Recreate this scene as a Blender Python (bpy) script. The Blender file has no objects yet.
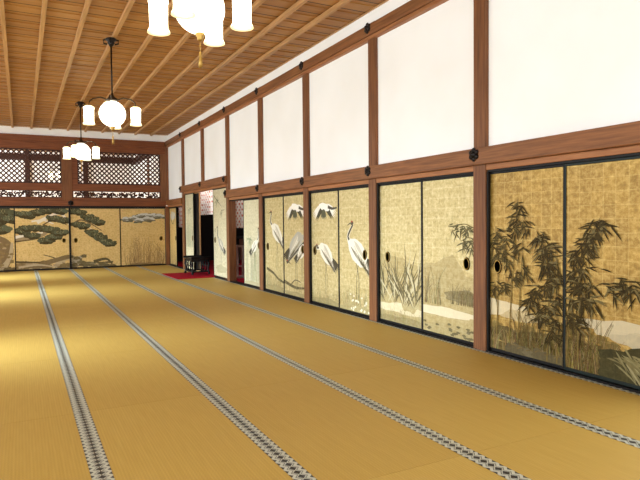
import bpy, math, random
from mathutils import Vector, Matrix

random.seed(7)
C = bpy.context.scene.collection
PI = math.pi
W = 3.8923          # plane of the right wall's post fronts
YF = 17.3183        # plane of the far wall
CH = 3.876          # ceiling height
Y0, BAY = 4.254, 1.8883
PX = [-1.47, -0.57, 0.328, 1.194, 2.098, 3.004, 3.892]   # tatami seams across the room

# ------------------------------------------------------------------ helpers
def lin(c):
    c = c / 255.0
    return c / 12.92 if c <= 0.04045 else ((c + 0.055) / 1.055) ** 2.4
def rgb(r, g, b, a=1.0):
    return (lin(r), lin(g), lin(b), a)

class MB:
    """collects shapes for one mesh"""
    def __init__(s):
        s.v, s.f, s.uv, s.col, s.sm = [], [], [], [], []
    def face(s, pts, uv=None, col=None, smooth=False):
        i = len(s.v)
        s.v += [tuple(p) for p in pts]
        s.f.append(list(range(i, i + len(pts))))
        s.uv.append(uv); s.col.append(col); s.sm.append(smooth)
    def box(s, a, b, col=None):
        x0, y0, z0 = a; x1, y1, z1 = b
        i = len(s.v)
        s.v += [(x0,y0,z0),(x1,y0,z0),(x1,y1,z0),(x0,y1,z0),(x0,y0,z1),(x1,y0,z1),(x1,y1,z1),(x0,y1,z1)]
        for q in ((0,3,2,1),(4,5,6,7),(0,1,5,4),(1,2,6,5),(2,3,7,6),(3,0,4,7)):
            s.f.append([i + k for k in q]); s.uv.append(None); s.col.append(col); s.sm.append(False)
        return s
    def bar(s, p, q, w, t, up=(0,0,1)):
        p, q = Vector(p), Vector(q); d = (q - p).normalized(); u = Vector(up)
        sx = d.cross(u).normalized(); sz = sx.cross(d).normalized()
        i = len(s.v)
        for e in (p, q):
            for a, b in ((-1,-1),(1,-1),(1,1),(-1,1)):
                s.v.append(tuple(e + sx * a * w / 2 + sz * b * t / 2))
        for k in ((3,2,1,0),(4,5,6,7),(0,1,5,4),(1,2,6,5),(2,3,7,6),(3,0,4,7)):
            s.f.append([i + j for j in k]); s.uv.append(None); s.col.append(None); s.sm.append(False)
        return s
    def tube(s, pts, rad, n=8, cap=True):
        pts = [Vector(p) for p in pts]
        if not isinstance(rad, (list, tuple)): rad = [rad] * len(pts)
        rings = []
        for k, p in enumerate(pts):
            d = (pts[min(k+1, len(pts)-1)] - pts[max(k-1, 0)]).normalized()
            a = Vector((0,0,1)) if abs(d.z) < .9 else Vector((1,0,0))
            x = d.cross(a).normalized(); y = d.cross(x).normalized()
            i = len(s.v); rings.append(i)
            for j in range(n):
                t = 2 * PI * j / n
                s.v.append(tuple(p + (x * math.cos(t) + y * math.sin(t)) * rad[k]))
        for a, b in zip(rings, rings[1:]):
            for j in range(n):
                s.f.append([a+j, a+(j+1)%n, b+(j+1)%n, b+j]); s.uv.append(None); s.col.append(None); s.sm.append(True)
        if cap:
            for r in (rings[0], rings[-1]):
                s.f.append([r + j for j in range(n)]); s.uv.append(None); s.col.append(None); s.sm.append(False)
        return s
    def lathe(s, prof, c=(0,0,0), n=24, axis='z', sx=1.0, sy=1.0):
        rings = []
        for r, h in prof:
            i = len(s.v); rings.append(i)
            for j in range(n):
                t = 2 * PI * j / n; a, b = r * math.cos(t) * sx, r * math.sin(t) * sy
                if axis == 'z': p = (c[0]+a, c[1]+b, c[2]+h)
                else: p = (c[0]+a, c[1]+h, c[2]+b)
                s.v.append(p)
        for a, b in zip(rings, rings[1:]):
            for j in range(n):
                s.f.append([a+j, a+(j+1)%n, b+(j+1)%n, b+j]); s.uv.append(None); s.col.append(None); s.sm.append(True)
        for r in (rings[0], rings[-1]):
            s.f.append([r + j for j in range(n)]); s.uv.append(None); s.col.append(None); s.sm.append(False)
        return s
    def build(s, name, mat, parent=None, bevel=0, paint=False):
        me = bpy.data.meshes.new(name)
        me.from_pydata(s.v, [], s.f)
        if any(u is not None for u in s.uv):
            L = me.uv_layers.new(name='UVMap')
            k = 0
            for p, u in zip(me.polygons, s.uv):
                for j, li in enumerate(p.loop_indices):
                    L.data[li].uv = u[j] if u else (0, 0)
        if paint:
            A = me.color_attributes.new('paint', 'FLOAT_COLOR', 'CORNER')
            for p, c in zip(me.polygons, s.col):
                for li in p.loop_indices:
                    A.data[li].color = c if c else (0, 0, 0, 0)
        for p, sm in zip(me.polygons, s.sm): p.use_smooth = sm
        me.materials.append(mat)
        me.update()
        if not paint:
            import bmesh
            bm = bmesh.new(); bm.from_mesh(me)
            bmesh.ops.recalc_face_normals(bm, faces=bm.faces)
            bm.to_mesh(me); bm.free()
        o = bpy.data.objects.new(name, me); C.objects.link(o)
        if parent: o.parent = parent
        if bevel:
            m = o.modifiers.new('bevel', 'BEVEL'); m.width = bevel; m.segments = 2; m.limit_method = 'ANGLE'
        return o

def tag(o, label=None, cat=None, group=None, kind=None):
    if label: o['label'] = label
    if cat: o['category'] = cat
    if group: o['group'] = group
    if kind: o['kind'] = kind
    return o
def empty(name, loc, rz=0, label=None, cat=None, group=None):
    o = bpy.data.objects.new(name, None); C.objects.link(o)
    o.location = loc; o.rotation_euler = (0, 0, rz); o.empty_display_size = .1
    return tag(o, label, cat, group)
def copy_tree(o, parent=None):
    c = o.copy(); C.objects.link(c)
    if parent: c.parent = parent
    for ch in list(o.children): copy_tree(ch, c)
    return c
TRIM = [0]
def trim(mb, mat, bevel=.004):
    TRIM[0] += 1
    return tag(mb.build('trim_%d' % TRIM[0], mat, bevel=bevel), kind='structure')

# ------------------------------------------------------------------ materials
class Mat:
    def __init__(s, name):
        s.m = bpy.data.materials.new(name); s.m.use_nodes = True
        s.nt = s.m.node_tree; s.b = s.nt.nodes['Principled BSDF']
    def n(s, t, **kw):
        o = s.nt.nodes.new(t)
        for k, v in kw.items():
            if k in o.inputs.keys() if hasattr(o.inputs, 'keys') else False: o.inputs[k].default_value = v
            else: setattr(o, k, v)
        return o
    def l(s, a, b): s.nt.links.new(a, b)
    def math(s, op, a, b=None, c=None):
        o = s.nt.nodes.new('ShaderNodeMath'); o.operation = op
        for i, x in enumerate((a, b, c)):
            if x is None: continue
            if isinstance(x, (int, float)): o.inputs[i].default_value = x
            else: s.l(x, o.inputs[i])
        return o.outputs[0]
    def mix(s, f, a, b, mode='MIX'):
        o = s.nt.nodes.new('ShaderNodeMix'); o.data_type = 'RGBA'; o.blend_type = mode
        for i, x in ((0, f), (6, a), (7, b)):
            if isinstance(x, (int, float, tuple)): o.inputs[i].default_value = x
            else: s.l(x, o.inputs[i])
        return o.outputs[2]
    def ramp(s, fac, stops):
        o = s.nt.nodes.new('ShaderNodeValToRGB'); e = o.color_ramp.elements
        while len(e) < len(stops): e.new(.5)
        for k, (p, c) in enumerate(stops): e[k].position = p; e[k].color = c
        s.l(fac, o.inputs[0]); return o.outputs[0]
    def coord(s, which='Object', scale=(1,1,1), loc=(0,0,0)):
        t = s.nt.nodes.new('ShaderNodeTexCoord'); mp = s.nt.nodes.new('ShaderNodeMapping')
        mp.inputs['Scale'].default_value = scale; mp.inputs['Location'].default_value = loc
        s.l(t.outputs[which], mp.inputs[0]); return mp.outputs[0]
    def noise(s, vec, scale, detail=3, rough=.5):
        o = s.nt.nodes.new('ShaderNodeTexNoise')
        o.inputs['Scale'].default_value = scale; o.inputs['Detail'].default_value = detail; o.inputs['Roughness'].default_value = rough
        s.l(vec, o.inputs['Vector']); return o.outputs[0]
    def bump(s, h, strength=.2, dist=.01):
        o = s.nt.nodes.new('ShaderNodeBump'); o.inputs['Strength'].default_value = strength; o.inputs['Distance'].default_value = dist
        s.l(h, o.inputs['Height']); s.l(o.outputs[0], s.b.inputs['Normal'])
    def base(s, c):
        if isinstance(c, tuple): s.b.inputs['Base Color'].default_value = c
        else: s.l(c, s.b.inputs['Base Color'])
        return s
    def set(s, rough=.5, metal=0, spec=.5):
        s.b.inputs['Roughness'].default_value = rough; s.b.inputs['Metallic'].default_value = metal
        s.b.inputs['Specular IOR Level'].default_value = spec
        return s

def wood(name, c1, c2, scale, rough=.5, spec=.3):
    m = Mat(name); v = m.coord('Object', scale)
    n = m.noise(v, 1.0, 5, .6); n2 = m.noise(m.coord('Object'), .7, 2)
    c = m.ramp(n, [(.3, c1), (.7, c2)])
    c = m.mix(.35, c, m.ramp(n2, [(.3, rgb(104,72,48)), (.7, rgb(182,140,100))]), 'OVERLAY')
    m.base(c).set(rough, 0, spec); m.bump(n, .15, .004)
    return m.m
M = {}
M['wood_post'] = wood('post wood', rgb(102,64,37), rgb(148,100,60), (45,45,2.2))
M['wood_beam'] = wood('beam wood', rgb(112,72,40), rgb(160,110,66), (40,2.0,40))
M['wood_beam_x'] = wood('far beam wood', rgb(104,58,32), rgb(150,92,52), (2.0,40,40))
M['wood_kamoi'] = wood('lintel wood', rgb(150,98,60), rgb(188,134,86), (40,2.0,40))
M['wood_batten'] = wood('batten wood', rgb(176,140,92), rgb(210,176,124), (40,1.5,40))
M['wood_dark'] = wood('dark wood', rgb(44,24,16), rgb(76,42,26), (20,20,20))
def plain(name, c, rough=.5, metal=0, spec=.4):
    m = Mat(name); n = m.noise(m.coord('Object'), 9, 3)
    dk = tuple(x * .82 for x in c[:3]) + (1,)
    m.base(m.ramp(n, [(.35, dk), (.65, c)])).set(rough, metal, spec)
    return m.m
def mk_plaster():
    m = Mat('white plaster'); n = m.noise(m.coord('Object'), 1.2, 2)
    m.base(m.ramp(n, [(.3, rgb(246,245,242)), (.7, rgb(252,252,251))])).set(.9, 0, .1); return m.m
M['plaster'] = mk_plaster()
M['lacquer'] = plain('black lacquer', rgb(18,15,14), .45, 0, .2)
M['lacquer_green'] = plain('dark green edge', rgb(24,34,30), .45, 0, .25)
M['iron'] = plain('black iron', rgb(36,30,28), .4, .6)
M['bronze'] = plain('dark bronze', rgb(70,58,44), .4, .7)
M['brass'] = plain('brass', rgb(170,135,70), .35, .8)
M['red'] = plain('red felt', rgb(172,18,40), .9, 0, .1)
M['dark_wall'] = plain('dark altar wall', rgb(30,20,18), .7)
M['pale_stand'] = plain('pale stand paint', rgb(226,206,200), .6)

def mk_ceiling():
    m = Mat('ceiling boards'); a = m.nt.nodes.new('ShaderNodeUVMap').outputs[0]
    mp = m.nt.nodes.new('ShaderNodeMapping'); mp.inputs['Scale'].default_value = (.8, 14, 1); m.l(a, mp.inputs[0])
    n = m.noise(mp.outputs[0], 1.0, 5, .6)
    sep = m.nt.nodes.new('ShaderNodeSeparateXYZ'); m.l(a, sep.inputs[0])
    bid = m.math('FLOOR', m.math('DIVIDE', sep.outputs[1], .31))
    wn = m.nt.nodes.new('ShaderNodeTexWhiteNoise'); wn.noise_dimensions = '1D'; m.l(bid, wn.inputs['W'])
    c = m.ramp(n, [(.3, rgb(160,109,56)), (.7, rgb(186,135,76))])
    c = m.mix(.30, c, m.ramp(wn.outputs[0], [(0, rgb(128,82,40)), (1, rgb(196,150,84))]))
    fr = m.math('FRACT', m.math('DIVIDE', sep.outputs[1], .31))
    edge = m.math('LESS_THAN', fr, .085)
    c = m.mix(m.math('MULTIPLY', edge, .85), c, rgb(40,22,10))
    m.base(c).set(.5, 0, .3)
    return m.m
M['ceiling'] = mk_ceiling()

def mk_tatami():
    m = Mat('tatami straw'); t = m.nt.nodes.new('ShaderNodeTexCoord')
    oi = m.nt.nodes.new('ShaderNodeObjectInfo')
    sep = m.nt.nodes.new('ShaderNodeSeparateXYZ'); m.l(t.outputs['Object'], sep.inputs[0])
    rib = m.math('SINE', m.math('MULTIPLY', sep.outputs[0], 2 * PI / .0165))
    weft = m.math('SINE', m.math('MULTIPLY', sep.outputs[1], 2 * PI / .034))
    mp = m.nt.nodes.new('ShaderNodeMapping'); mp.inputs['Scale'].default_value = (60, 3, 1); m.l(t.outputs['Object'], mp.inputs[0])
    n = m.noise(mp.outputs[0], 1.0, 4, .6)
    base = m.ramp(n, [(.3, rgb(184,151,68)), (.7, rgb(202,168,87))])
    tone = m.ramp(oi.outputs['Random'], [(0, rgb(188,154,70)), (1, rgb(199,166,80))])
    c = m.mix(.5, base, tone)
    h = m.math('ADD', m.math('MULTIPLY', rib, .5), m.math('MULTIPLY', m.math('MULTIPLY', rib, weft), .35))
    k = m.math('MULTIPLY_ADD', h, .10, .10)
    c = m.mix(m.math('MAXIMUM', k, 0.0), c, rgb(120,84,28))
    m.base(c).set(.55, 0, .35)
    return m.m
M['tatami'] = mk_tatami()

def mk_heri():
    """cream and black patterned cloth edging; u runs from mat side (0) to seam (1), v in metres"""
    m = Mat('tatami edging'); a = m.nt.nodes.new('ShaderNodeUVMap').outputs[0]
    sep = m.nt.nodes.new('ShaderNodeSeparateXYZ'); m.l(a, sep.inputs[0])
    u, v = sep.outputs[0], m.math('DIVIDE', sep.outputs[1], .052)
    f1 = m.math('ABSOLUTE', m.math('SUBTRACT', m.math('FRACT', v), .5))
    f2 = m.math('ABSOLUTE', m.math('SUBTRACT', m.math('FRACT', m.math('ADD', v, .5)), .5))
    # half eye at the seam
    d1 = m.math('ADD', m.math('MULTIPLY', m.math('SUBTRACT', 1.0, u), 1.15), m.math('MULTIPLY', f1, 1.15))
    eye = m.math('LESS_THAN', d1, .50)
    # dots at the straw side
    d2 = m.math('ADD', m.math('MULTIPLY', u, 1.2), m.math('MULTIPLY', f2, 1.25))
    dot = m.math('LESS_THAN', d2, .44)
    # thin ring lines between
    d3 = m.math('ABSOLUTE', m.math('SUBTRACT', m.math('ADD', m.math('SUBTRACT', 1.0, u), m.math('MULTIPLY', f1, .9)), .62))
    ring = m.math('LESS_THAN', d3, .08)
    blk = m.math('MAXIMUM', eye, dot)
    c = m.mix(m.math('MULTIPLY', ring, .75), rgb(190,192,174), rgb(74,78,70))
    c = m.mix(blk, c, rgb(32,32,30))
    m.base(c).set(.42, 0, .6)
    return m.m
M['heri'] = mk_heri()

def mk_gold(name, c1, c2, c3, metal=.3, tint=None):
    """gold leaf squares with painted colours laid over by the mesh's paint attribute"""
    m = Mat(name); uv = m.nt.nodes.new('ShaderNodeUVMap').outputs[0]
    oi = m.nt.nodes.new('ShaderNodeObjectInfo')
    off = m.nt.nodes.new('ShaderNodeVectorMath'); off.operation = 'ADD'; m.l(uv, off.inputs[0])
    comb = m.nt.nodes.new('ShaderNodeCombineXYZ'); m.l(m.math('MULTIPLY', oi.outputs['Random'], 7.0), comb.inputs[0]); m.l(m.math('MULTIPLY', oi.outputs['Random'], 11.0), comb.inputs[1])
    m.l(comb.outputs[0], off.inputs[1]); p = off.outputs[0]
    br = m.nt.nodes.new('ShaderNodeTexBrick'); br.offset = 0.0; br.squash = 1.0
    br.inputs['Scale'].default_value = 1.0; br.inputs['Brick Width'].default_value = .105; br.inputs['Row Height'].default_value = .105
    br.inputs['Mortar Size'].default_value = .004; br.inputs['Mortar Smooth'].default_value = .4; br.inputs['Bias'].default_value = 0
    br.inputs['Color1'].default_value = c1; br.inputs['Color2'].default_value = c2; br.inputs['Mortar'].default_value = c3
    wob = m.nt.nodes.new('ShaderNodeVectorMath'); wob.operation = 'ADD'
    nz = m.nt.nodes.new('ShaderNodeTexNoise'); nz.inputs['Scale'].default_value = 9; m.l(p, nz.inputs['Vector'])
    sc = m.nt.nodes.new('ShaderNodeVectorMath'); sc.operation = 'SCALE'; sc.inputs['Scale'].default_value = .012; m.l(nz.outputs['Color'], sc.inputs[0])
    m.l(p, wob.inputs[0]); m.l(sc.outputs[0], wob.inputs[1]); m.l(wob.outputs[0], br.inputs['Vector'])
    n1 = m.noise(p, 22, 6, .75); n2 = m.noise(p, 3.0, 3)
    c = m.mix(.6, br.outputs['Color'], m.ramp(n1, [(.33, tuple(x*.28 for x in c1[:3])+(1,)), (.45, c1), (.64, c3)]))
    c = m.mix(.25, c, m.ramp(n2, [(.35, c1), (.65, c2)]))
    at = m.nt.nodes.new('ShaderNodeAttribute'); at.attribute_name = 'paint'
    pn = m.mix(m.math('MULTIPLY', n1, .10), at.outputs['Color'], c)
    c = m.mix(at.outputs['Alpha'], c, pn)
    m.base(c).set(.46, 0, .45)
    inv = m.math('SUBTRACT', 1.0, at.outputs['Alpha']); m.l(m.math('MULTIPLY', inv, metal), m.b.inputs['Metallic']); m.l(m.math('MULTIPLY_ADD', inv, .40, .05), m.b.inputs['Specular IOR Level'])
    return m.m
M['gold_deep'] = mk_gold('deep gold leaf', rgb(142,108,42), rgb(184,146,66), rgb(216,186,112))
M['gold_pale'] = mk_gold('pale gold leaf', rgb(186,164,104), rgb(214,196,140), rgb(236,224,180))
M['gold_silver'] = mk_gold('whitish gold leaf', rgb(196,186,146), rgb(218,208,172), rgb(236,230,204), .15)  # whiter, less metallic leaf for panels by the altar room
M['gold_far'] = mk_gold('amber gold leaf', rgb(200,164,92), rgb(222,190,124), rgb(234,208,150))

def mk_glow(name, col, s):
    m = Mat(name); m.base(col).set(.3)
    m.b.inputs['Emission Color'].default_value = col
    n = m.noise(m.coord('Object'), 6, 2); m.l(m.math('MULTIPLY_ADD', n, s * .2, s * .9), m.b.inputs['Emission Strength'])
    return m.m
M['globe'] = mk_glow('lit milk glass', (1.0, .95, .80, 1), 2.2)
def mk_shade():
    m = Mat('lit shade glass'); t = m.nt.nodes.new('ShaderNodeTexCoord'); sp = m.nt.nodes.new('ShaderNodeSeparateXYZ'); m.l(t.outputs['Generated'], sp.inputs[0])
    m.base((.95,.93,.82,1)).set(.3)
    m.l(m.ramp(sp.outputs[2], [(.0, (1,.86,.42,1)), (.14, (1,.92,.6,1)), (.3, (1,.9,.6,1)), (.78, (1,.9,.6,1)), (1.0, (.9,.7,.3,1))]), m.b.inputs['Emission Color'])
    q = m.math('ABSOLUTE', m.math('SUBTRACT', sp.outputs[2], .5))
    m.l(m.math('MULTIPLY_ADD', m.math('SUBTRACT', .5, q), 18.0, .75), m.b.inputs['Emission Strength'])
    return m.m
M['shade'] = mk_shade()

def mk_curtain():
    m = Mat('patterned altar curtain'); v = m.coord('Object')
    sep = m.nt.nodes.new('ShaderNodeSeparateXYZ'); m.l(v, sep.inputs[0])
    a = m.math('SINE', m.math('MULTIPLY', sep.outputs[1], 2*PI/.11)); b = m.math('SINE', m.math('MULTIPLY', sep.outputs[2], 2*PI/.13))
    n = m.noise(v, 16, 2)
    f = m.math('ADD', m.math('MULTIPLY', a, b), m.math('MULTIPLY_ADD', n, 2.4, -1.2))
    c = m.ramp(f, [(.28, rgb(255,246,242)), (.7, rgb(214,128,106))])
    m.base(c).set(.9, 0, .1); return m.m
M['curtain'] = mk_curtain()

# ------------------------------------------------------------------ painting tools (polygons in panel metres)
class Paint:
    def __init__(s, w, h, seed=0):
        s.w, s.h, s.p, s.r = w, h, [], random.Random(seed)
    def clip(s, pts):
        # Sutherland-Hodgman against the sheet
        def cl(P, inside, inter):
            out = []
            for i in range(len(P)):
                a, b = P[i-1], P[i]
                if inside(b):
                    if not inside(a): out.append(inter(a, b))
                    out.append(b)
                elif inside(a): out.append(inter(a, b))
            return out
        m = .004
        for ax, lim, sg in ((0, m, 1), (0, s.w-m, -1), (1, m, 1), (1, s.h-m, -1)):
            if len(pts) < 3: return []
            def ins(p): return (p[ax]-lim)*sg >= 0
            def itr(a, b):
                t = (lim-a[ax])/(b[ax]-a[ax]); return (a[0]+(b[0]-a[0])*t, a[1]+(b[1]-a[1])*t)
            pts = cl(pts, ins, itr)
        return pts
    def poly(s, pts, col, al=.9):
        pts = s.clip(pts)
        if len(pts) >= 3: s.p.append((pts, tuple(lin(c) for c in col) + (al,)))
    def leaf(s, x, y, ang, L, wd, col, al=.9, bend=.12):
        d = (math.cos(ang), math.sin(ang)); n = (-d[1], d[0]); up, dn = [], []
        for k in range(6):
            t = k/5; ww = wd/2*math.sin(PI*min(1, t**.7)) if k < 5 else 0
            cx, cy = x+d[0]*L*t, y+d[1]*L*t - bend*L*t*t
            up.append((cx+n[0]*ww, cy+n[1]*ww)); dn.append((cx-n[0]*ww, cy-n[1]*ww))
        s.poly(up + dn[::-1][1:-1], col, al)
    def stroke(s, pts, w0, w1, col, al=.9):
        # smooth ribbon, split into quads so that bends stay clean
        P = []
        for i in range(len(pts)-1):
            a, b, c, d = pts[max(i-1,0)], pts[i], pts[i+1], pts[min(i+2,len(pts)-1)]
            for k in range(5):
                t = k/5
                P.append(tuple(.5*(2*b[j]+(c[j]-a[j])*t+(2*a[j]-5*b[j]+4*c[j]-d[j])*t*t+(3*b[j]-a[j]-3*c[j]+d[j])*t**3) for j in (0,1)))
        P.append(tuple(pts[-1])); n = len(P); e = []
        for i in range(n):
            q, r = P[max(i-1,0)], P[min(i+1,n-1)]
            dx, dy = r[0]-q[0], r[1]-q[1]; l = math.hypot(dx, dy) or 1
            w = (w0+(w1-w0)*i/(n-1))/2
            e.append(((P[i][0]-dy/l*w, P[i][1]+dx/l*w), (P[i][0]+dy/l*w, P[i][1]-dx/l*w)))
        for a, b in zip(e, e[1:]): s.poly([a[0], b[0], b[1], a[1]], col, al)
    def blob(s, x, y, rx, ry, col, al=.85, rough=.18, n=26, rot=0):
        r = s.r; ph = [r.uniform(0, 6.28) for _ in range(4)]; pts = []
        for k in range(n):
            t = 2*PI*k/n
            q = 1 + rough*(math.sin(3*t+ph[0])*.5 + math.sin(5*t+ph[1])*.5 + math.sin(8*t+ph[2])*.4)
            a, b = rx*q*math.cos(t), ry*q*math.sin(t)
            pts.append((x+a*math.cos(rot)-b*math.sin(rot), y+a*math.sin(rot)+b*math.cos(rot)))
        s.poly(pts, col, al)
    def cluster(s, x, y, n=16, L=.15, cols=((48,44,26),(66,60,34),(88,80,46)), spread=1.95, al=.96, wd=.0145, mean=-PI/2):
        r = s.r
        for k in range(n):
            a = mean + r.uniform(-spread, spread)
            s.leaf(x+r.gauss(0,.028), y+r.gauss(0,.026), a, L*r.uniform(.55,1.1), wd*r.uniform(.7,1.2), r.choice(cols), al, .15)
    def bamboo(s, spots, stems, L=.15, n=16, cols=None):
        n = int(n*1.35)
        for st in stems:
            s.stroke([(a*s.w, b*s.h) for a, b in st], .013, .006, (104,88,46), .85)
        for a, b in spots:
            kw = dict(cols=cols) if cols else {}
            s.cluster(a*s.w, b*s.h, n, L*.9, **kw)
    def reeds(s, x0, x1, y0, hgt, n, col, lean=.3, w=.007, al=.7):
        r = s.r
        for k in range(n):
            x = r.uniform(x0, x1); h = hgt*r.uniform(.5, 1.1); ln = r.uniform(-lean, lean)*h
            c = tuple(max(0, min(255, q+r.randint(-18,18))) for q in col)
            s.stroke([(x, y0), (x+ln*.3, y0+h*.6), (x+ln, y0+h)], w, w*.3, c, al)
    def crane(s, x, y, k, face=-1, head=None, grey=False, bend=False):
        """standing crane: white body, dark tail plumes, curved neck, thin legs"""
        wht = (176,172,158) if grey else (232,226,208)
        for dx in (-.02, .03):
            s.stroke([(x+dx*k*5*face*.2, y-.1*k), (x+dx*k, y-.30*k), (x+dx*k+.015*k*face, y-.62*k)], .012*k, .008*k, (66,58,46), .9)
        for q in range(9):
            a = (PI if face > 0 else 0) + face*(.35 + .09*q)
            s.leaf(x-face*.14*k, y-.02*k, a, (.34-.012*q)*k, .05*k, (38,36,36) if q < 6 else (120,116,108), .95, .1)
        s.blob(x, y+.03*k, .24*k, .135*k, wht, .97, .07, rot=face*.55)
        for q in range(6):
            s.leaf(x+face*.08*k, y+(.02+.03*q)*k, (PI if face > 0 else 0)+face*(.45+.05*q), .36*k, .06*k, (196,188,170) if q % 2 else (238,232,216), .88, .1)
        for q in range(9):
            u = x+face*(.16-.04*q)*k; vv = y+(.10-.022*q)*k
            s.leaf(u, vv, (PI if face > 0 else 0)+face*(.75+.05*q), .17*k, .018*k, s.r.choice(((110,104,92),(76,72,64),(150,142,124))), .85, .1)
        s.leaf(x-face*.02*k, y-.05*k, (PI if face > 0 else 0)+face*.55, .38*k, .035*k, (52,48,44), .9, .1)
        hx, hy = head if head else (x+face*.30*k, y+.52*k)
        nb = (x+face*.17*k, y+.12*k)
        md = ((nb[0]+hx)/2+face*.07*k, (nb[1]+hy)/2-.02*k) if not bend else (nb[0]+face*.16*k, nb[1]-.02*k)
        s.stroke([nb, md, (hx-face*.02*k, hy-.02*k)], .085*k, .035*k, wht, .97)
        s.stroke([((nb[0]+md[0])/2, (nb[1]+md[1])/2), md, (hx-face*.02*k, hy-.02*k)], .035*k, .03*k, (48,46,46), .92)
        s.blob(hx, hy, .035*k, .026*k, (60,54,52), .97, .05, 12)
        s.blob(hx, hy+.018*k, .018*k, .012*k, (168,52,40), .97, .05, 10)
        dn = -.06 if not bend else -.1
        s.leaf(hx, hy, 0 if face > 0 else PI, .13*k, .02*k, (90,84,60), .95, .3)
    def fly(s, x, y, k, face=1):
        for sgn, an in ((1, .30), (-1, PI-.25)):
            for q in range(7):
                a = an + sgn*(-.1*q)
                s.leaf(x, y, a, (.42-.03*q)*k, .07*k, (44,46,42) if q > 3 else (242,238,228), .95, .55)
        s.blob(x, y, .17*k, .06*k, (248,244,234), .97, .06, rot=-.2*face)
        s.stroke([(x+face*.12*k, y), (x+face*.26*k, y-.03*k), (x+face*.40*k, y-.02*k)], .05*k, .025*k, (60,58,54), .95)
        for q in range(5):
            s.leaf(x-.02*k, y-.03*k, -PI/2+(q-2)*.28, .17*k, .06*k, (54,62,52), .92, 0)
    def pine(s, x, y, rx, ry):
        r = s.r; rx *= 1.28; ry *= 1.45
        s.blob(x+.012, y-.016, rx*1.02, ry*1.02, (22,30,26), .95, .14)
        for k in range(6):
            t = k/5-.5
            s.blob(x+t*rx*1.6, y+r.uniform(-.1,.35)*ry, rx*.36, ry*.62, r.choice(((38,58,50),(48,68,58),(30,48,42),(60,80,68))), .93, .16)
        for k in range(14):
            a = r.uniform(0, 2*PI); s.leaf(x+rx*.8*math.cos(a)*r.random(), y+ry*.7*math.sin(a)*r.random(), r.uniform(.8,2.3), .05, .008, (104,120,92), .7, 0)
    def rocks(s, x0, x1, y, hgt, cols, n=8):
        r = s.r
        for k in range(n):
            x = x0+(x1-x0)*(k+.5)/n; q = hgt*r.uniform(.6,1.1)
            s.blob(x, y, (x1-x0)/n*.95, q, r.choice(cols), .88, .2)
            s.stroke([(x-.05, y+q*.4), (x, y+q*.75), (x+.06, y+q*.3)], .012, .004, (46,42,34), .7)
    def into(s, mb, y0):
        for i, (pts, col) in enumerate(s.p):
            y = y0 - .0006 - i*4e-6
            mb.face([(a, y, b) for a, b in pts], [(a, b) for a, b in pts], col)

# ------------------------------------------------------------------ painted sliding panels
def panel(loc, rz, w, h, gold, paint, pulls, label, group, pull_gold=True, edge='lacquer'):
    t = empty('painted_sliding_panel', loc, rz, label, 'sliding panel', group)
    fw, th = .014, .034
    f = MB()
    f.box((0, 0, 0), (fw, th, h)); f.box((w-fw, 0, 0), (w, th, h))
    f.box((fw, 0, 0), (w-fw, th, .028)); f.box((fw, 0, h-.02), (w-fw, th, h))
    f.build('frame', M[edge], t, .003)
    sh = MB()
    a = (.012, .025); b = (w-.012, h-.018); y = .009
    sh.face([(a[0],y,a[1]),(b[0],y,a[1]),(b[0],y,b[1]),(a[0],y,b[1])], [a,(b[0],a[1]),b,(a[0],b[1])], None)
    sh.face([(a[0],y+.02,a[1]),(a[0],y+.02,b[1]),(b[0],y+.02,b[1]),(b[0],y+.02,a[1])], [a,(a[0],b[1]),b,(b[0],a[1])], None)
    if paint: paint.into(sh, y)
    sh.build('painted_sheet', M[gold], t, paint=True)
    for (u, v) in pulls:
        p = MB(); p.lathe([(.001,.004),(.030,.004),(.033,-.004),(.043,-.006),(.047,.0),(.047,.006)], (u, y-.004, v), 20, 'y', 1.0, 1.42)
        q = p.build('pull', M['iron'], t)
        r = MB(); r.lathe([(.037,0),(.041,-.003),(.045,0)], (u, y-.0105, v), 24, 'y', 1.0, 1.42)
        r.build('pull_rim', M['brass'], q)
    return t

R90 = -PI/2
PZ, PH = .014, 1.686
def right_panel(yfar, ynear, gold, paint, pulls, label, group, back=0, h=PH, edge='lacquer'):
    w = yfar - ynear
    return panel((W+.042+back, yfar, PZ), R90, w, h, gold, paint, pulls, label, group, edge=edge)

SB = (22,20,12),(32,28,15),(46,40,22),(20,20,14),(104,94,62)
# --- bay nearest the camera: bamboo
w = 4.089-3.236
P = Paint(w, PH, 1)
P.blob(.12*w, .25*PH, .34, .075, (222,208,172), .75); P.blob(.45*w, .22*PH, .22, .05, (206,190,150), .6)
for k in range(46): P.blob(P.r.uniform(0,w), P.r.uniform(0,.17)*PH, .07, .035, P.r.choice(((84,74,44),(70,70,48),(104,92,60),(60,56,40))), .6)
for k in range(60): P.blob(P.r.uniform(0,w), P.r.uniform(0,.14)*PH, .06, .03, P.r.choice(((62,54,32),(52,48,32),(84,74,46),(40,36,24))), .8)
P.reeds(0, w, .02, .24, 110, (126,116,78), .5); P.reeds(.4*w, w, .02, .40, 70, (64,56,34), .4, .006, .8)
P.rocks(.3*w, w, .06, .06, ((92,88,70),(72,70,56)), 6)
P.bamboo([(.44,.80),(.40,.74),(.5,.71),(.36,.68),(.12,.66),(.25,.62),(.06,.60),(.45,.58),(.3,.5),(.1,.51),(.5,.47),(.2,.55),(.25,.38),(.1,.36),(.38,.42)],
         [[(.30,.08),(.34,.4),(.42,.84)],[(.12,.1),(.14,.4),(.10,.7)],[(.42,.1),(.46,.4),(.50,.72)]], .13, 13, ((40,36,20),(58,50,28),(34,30,18),(84,74,44)))
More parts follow.
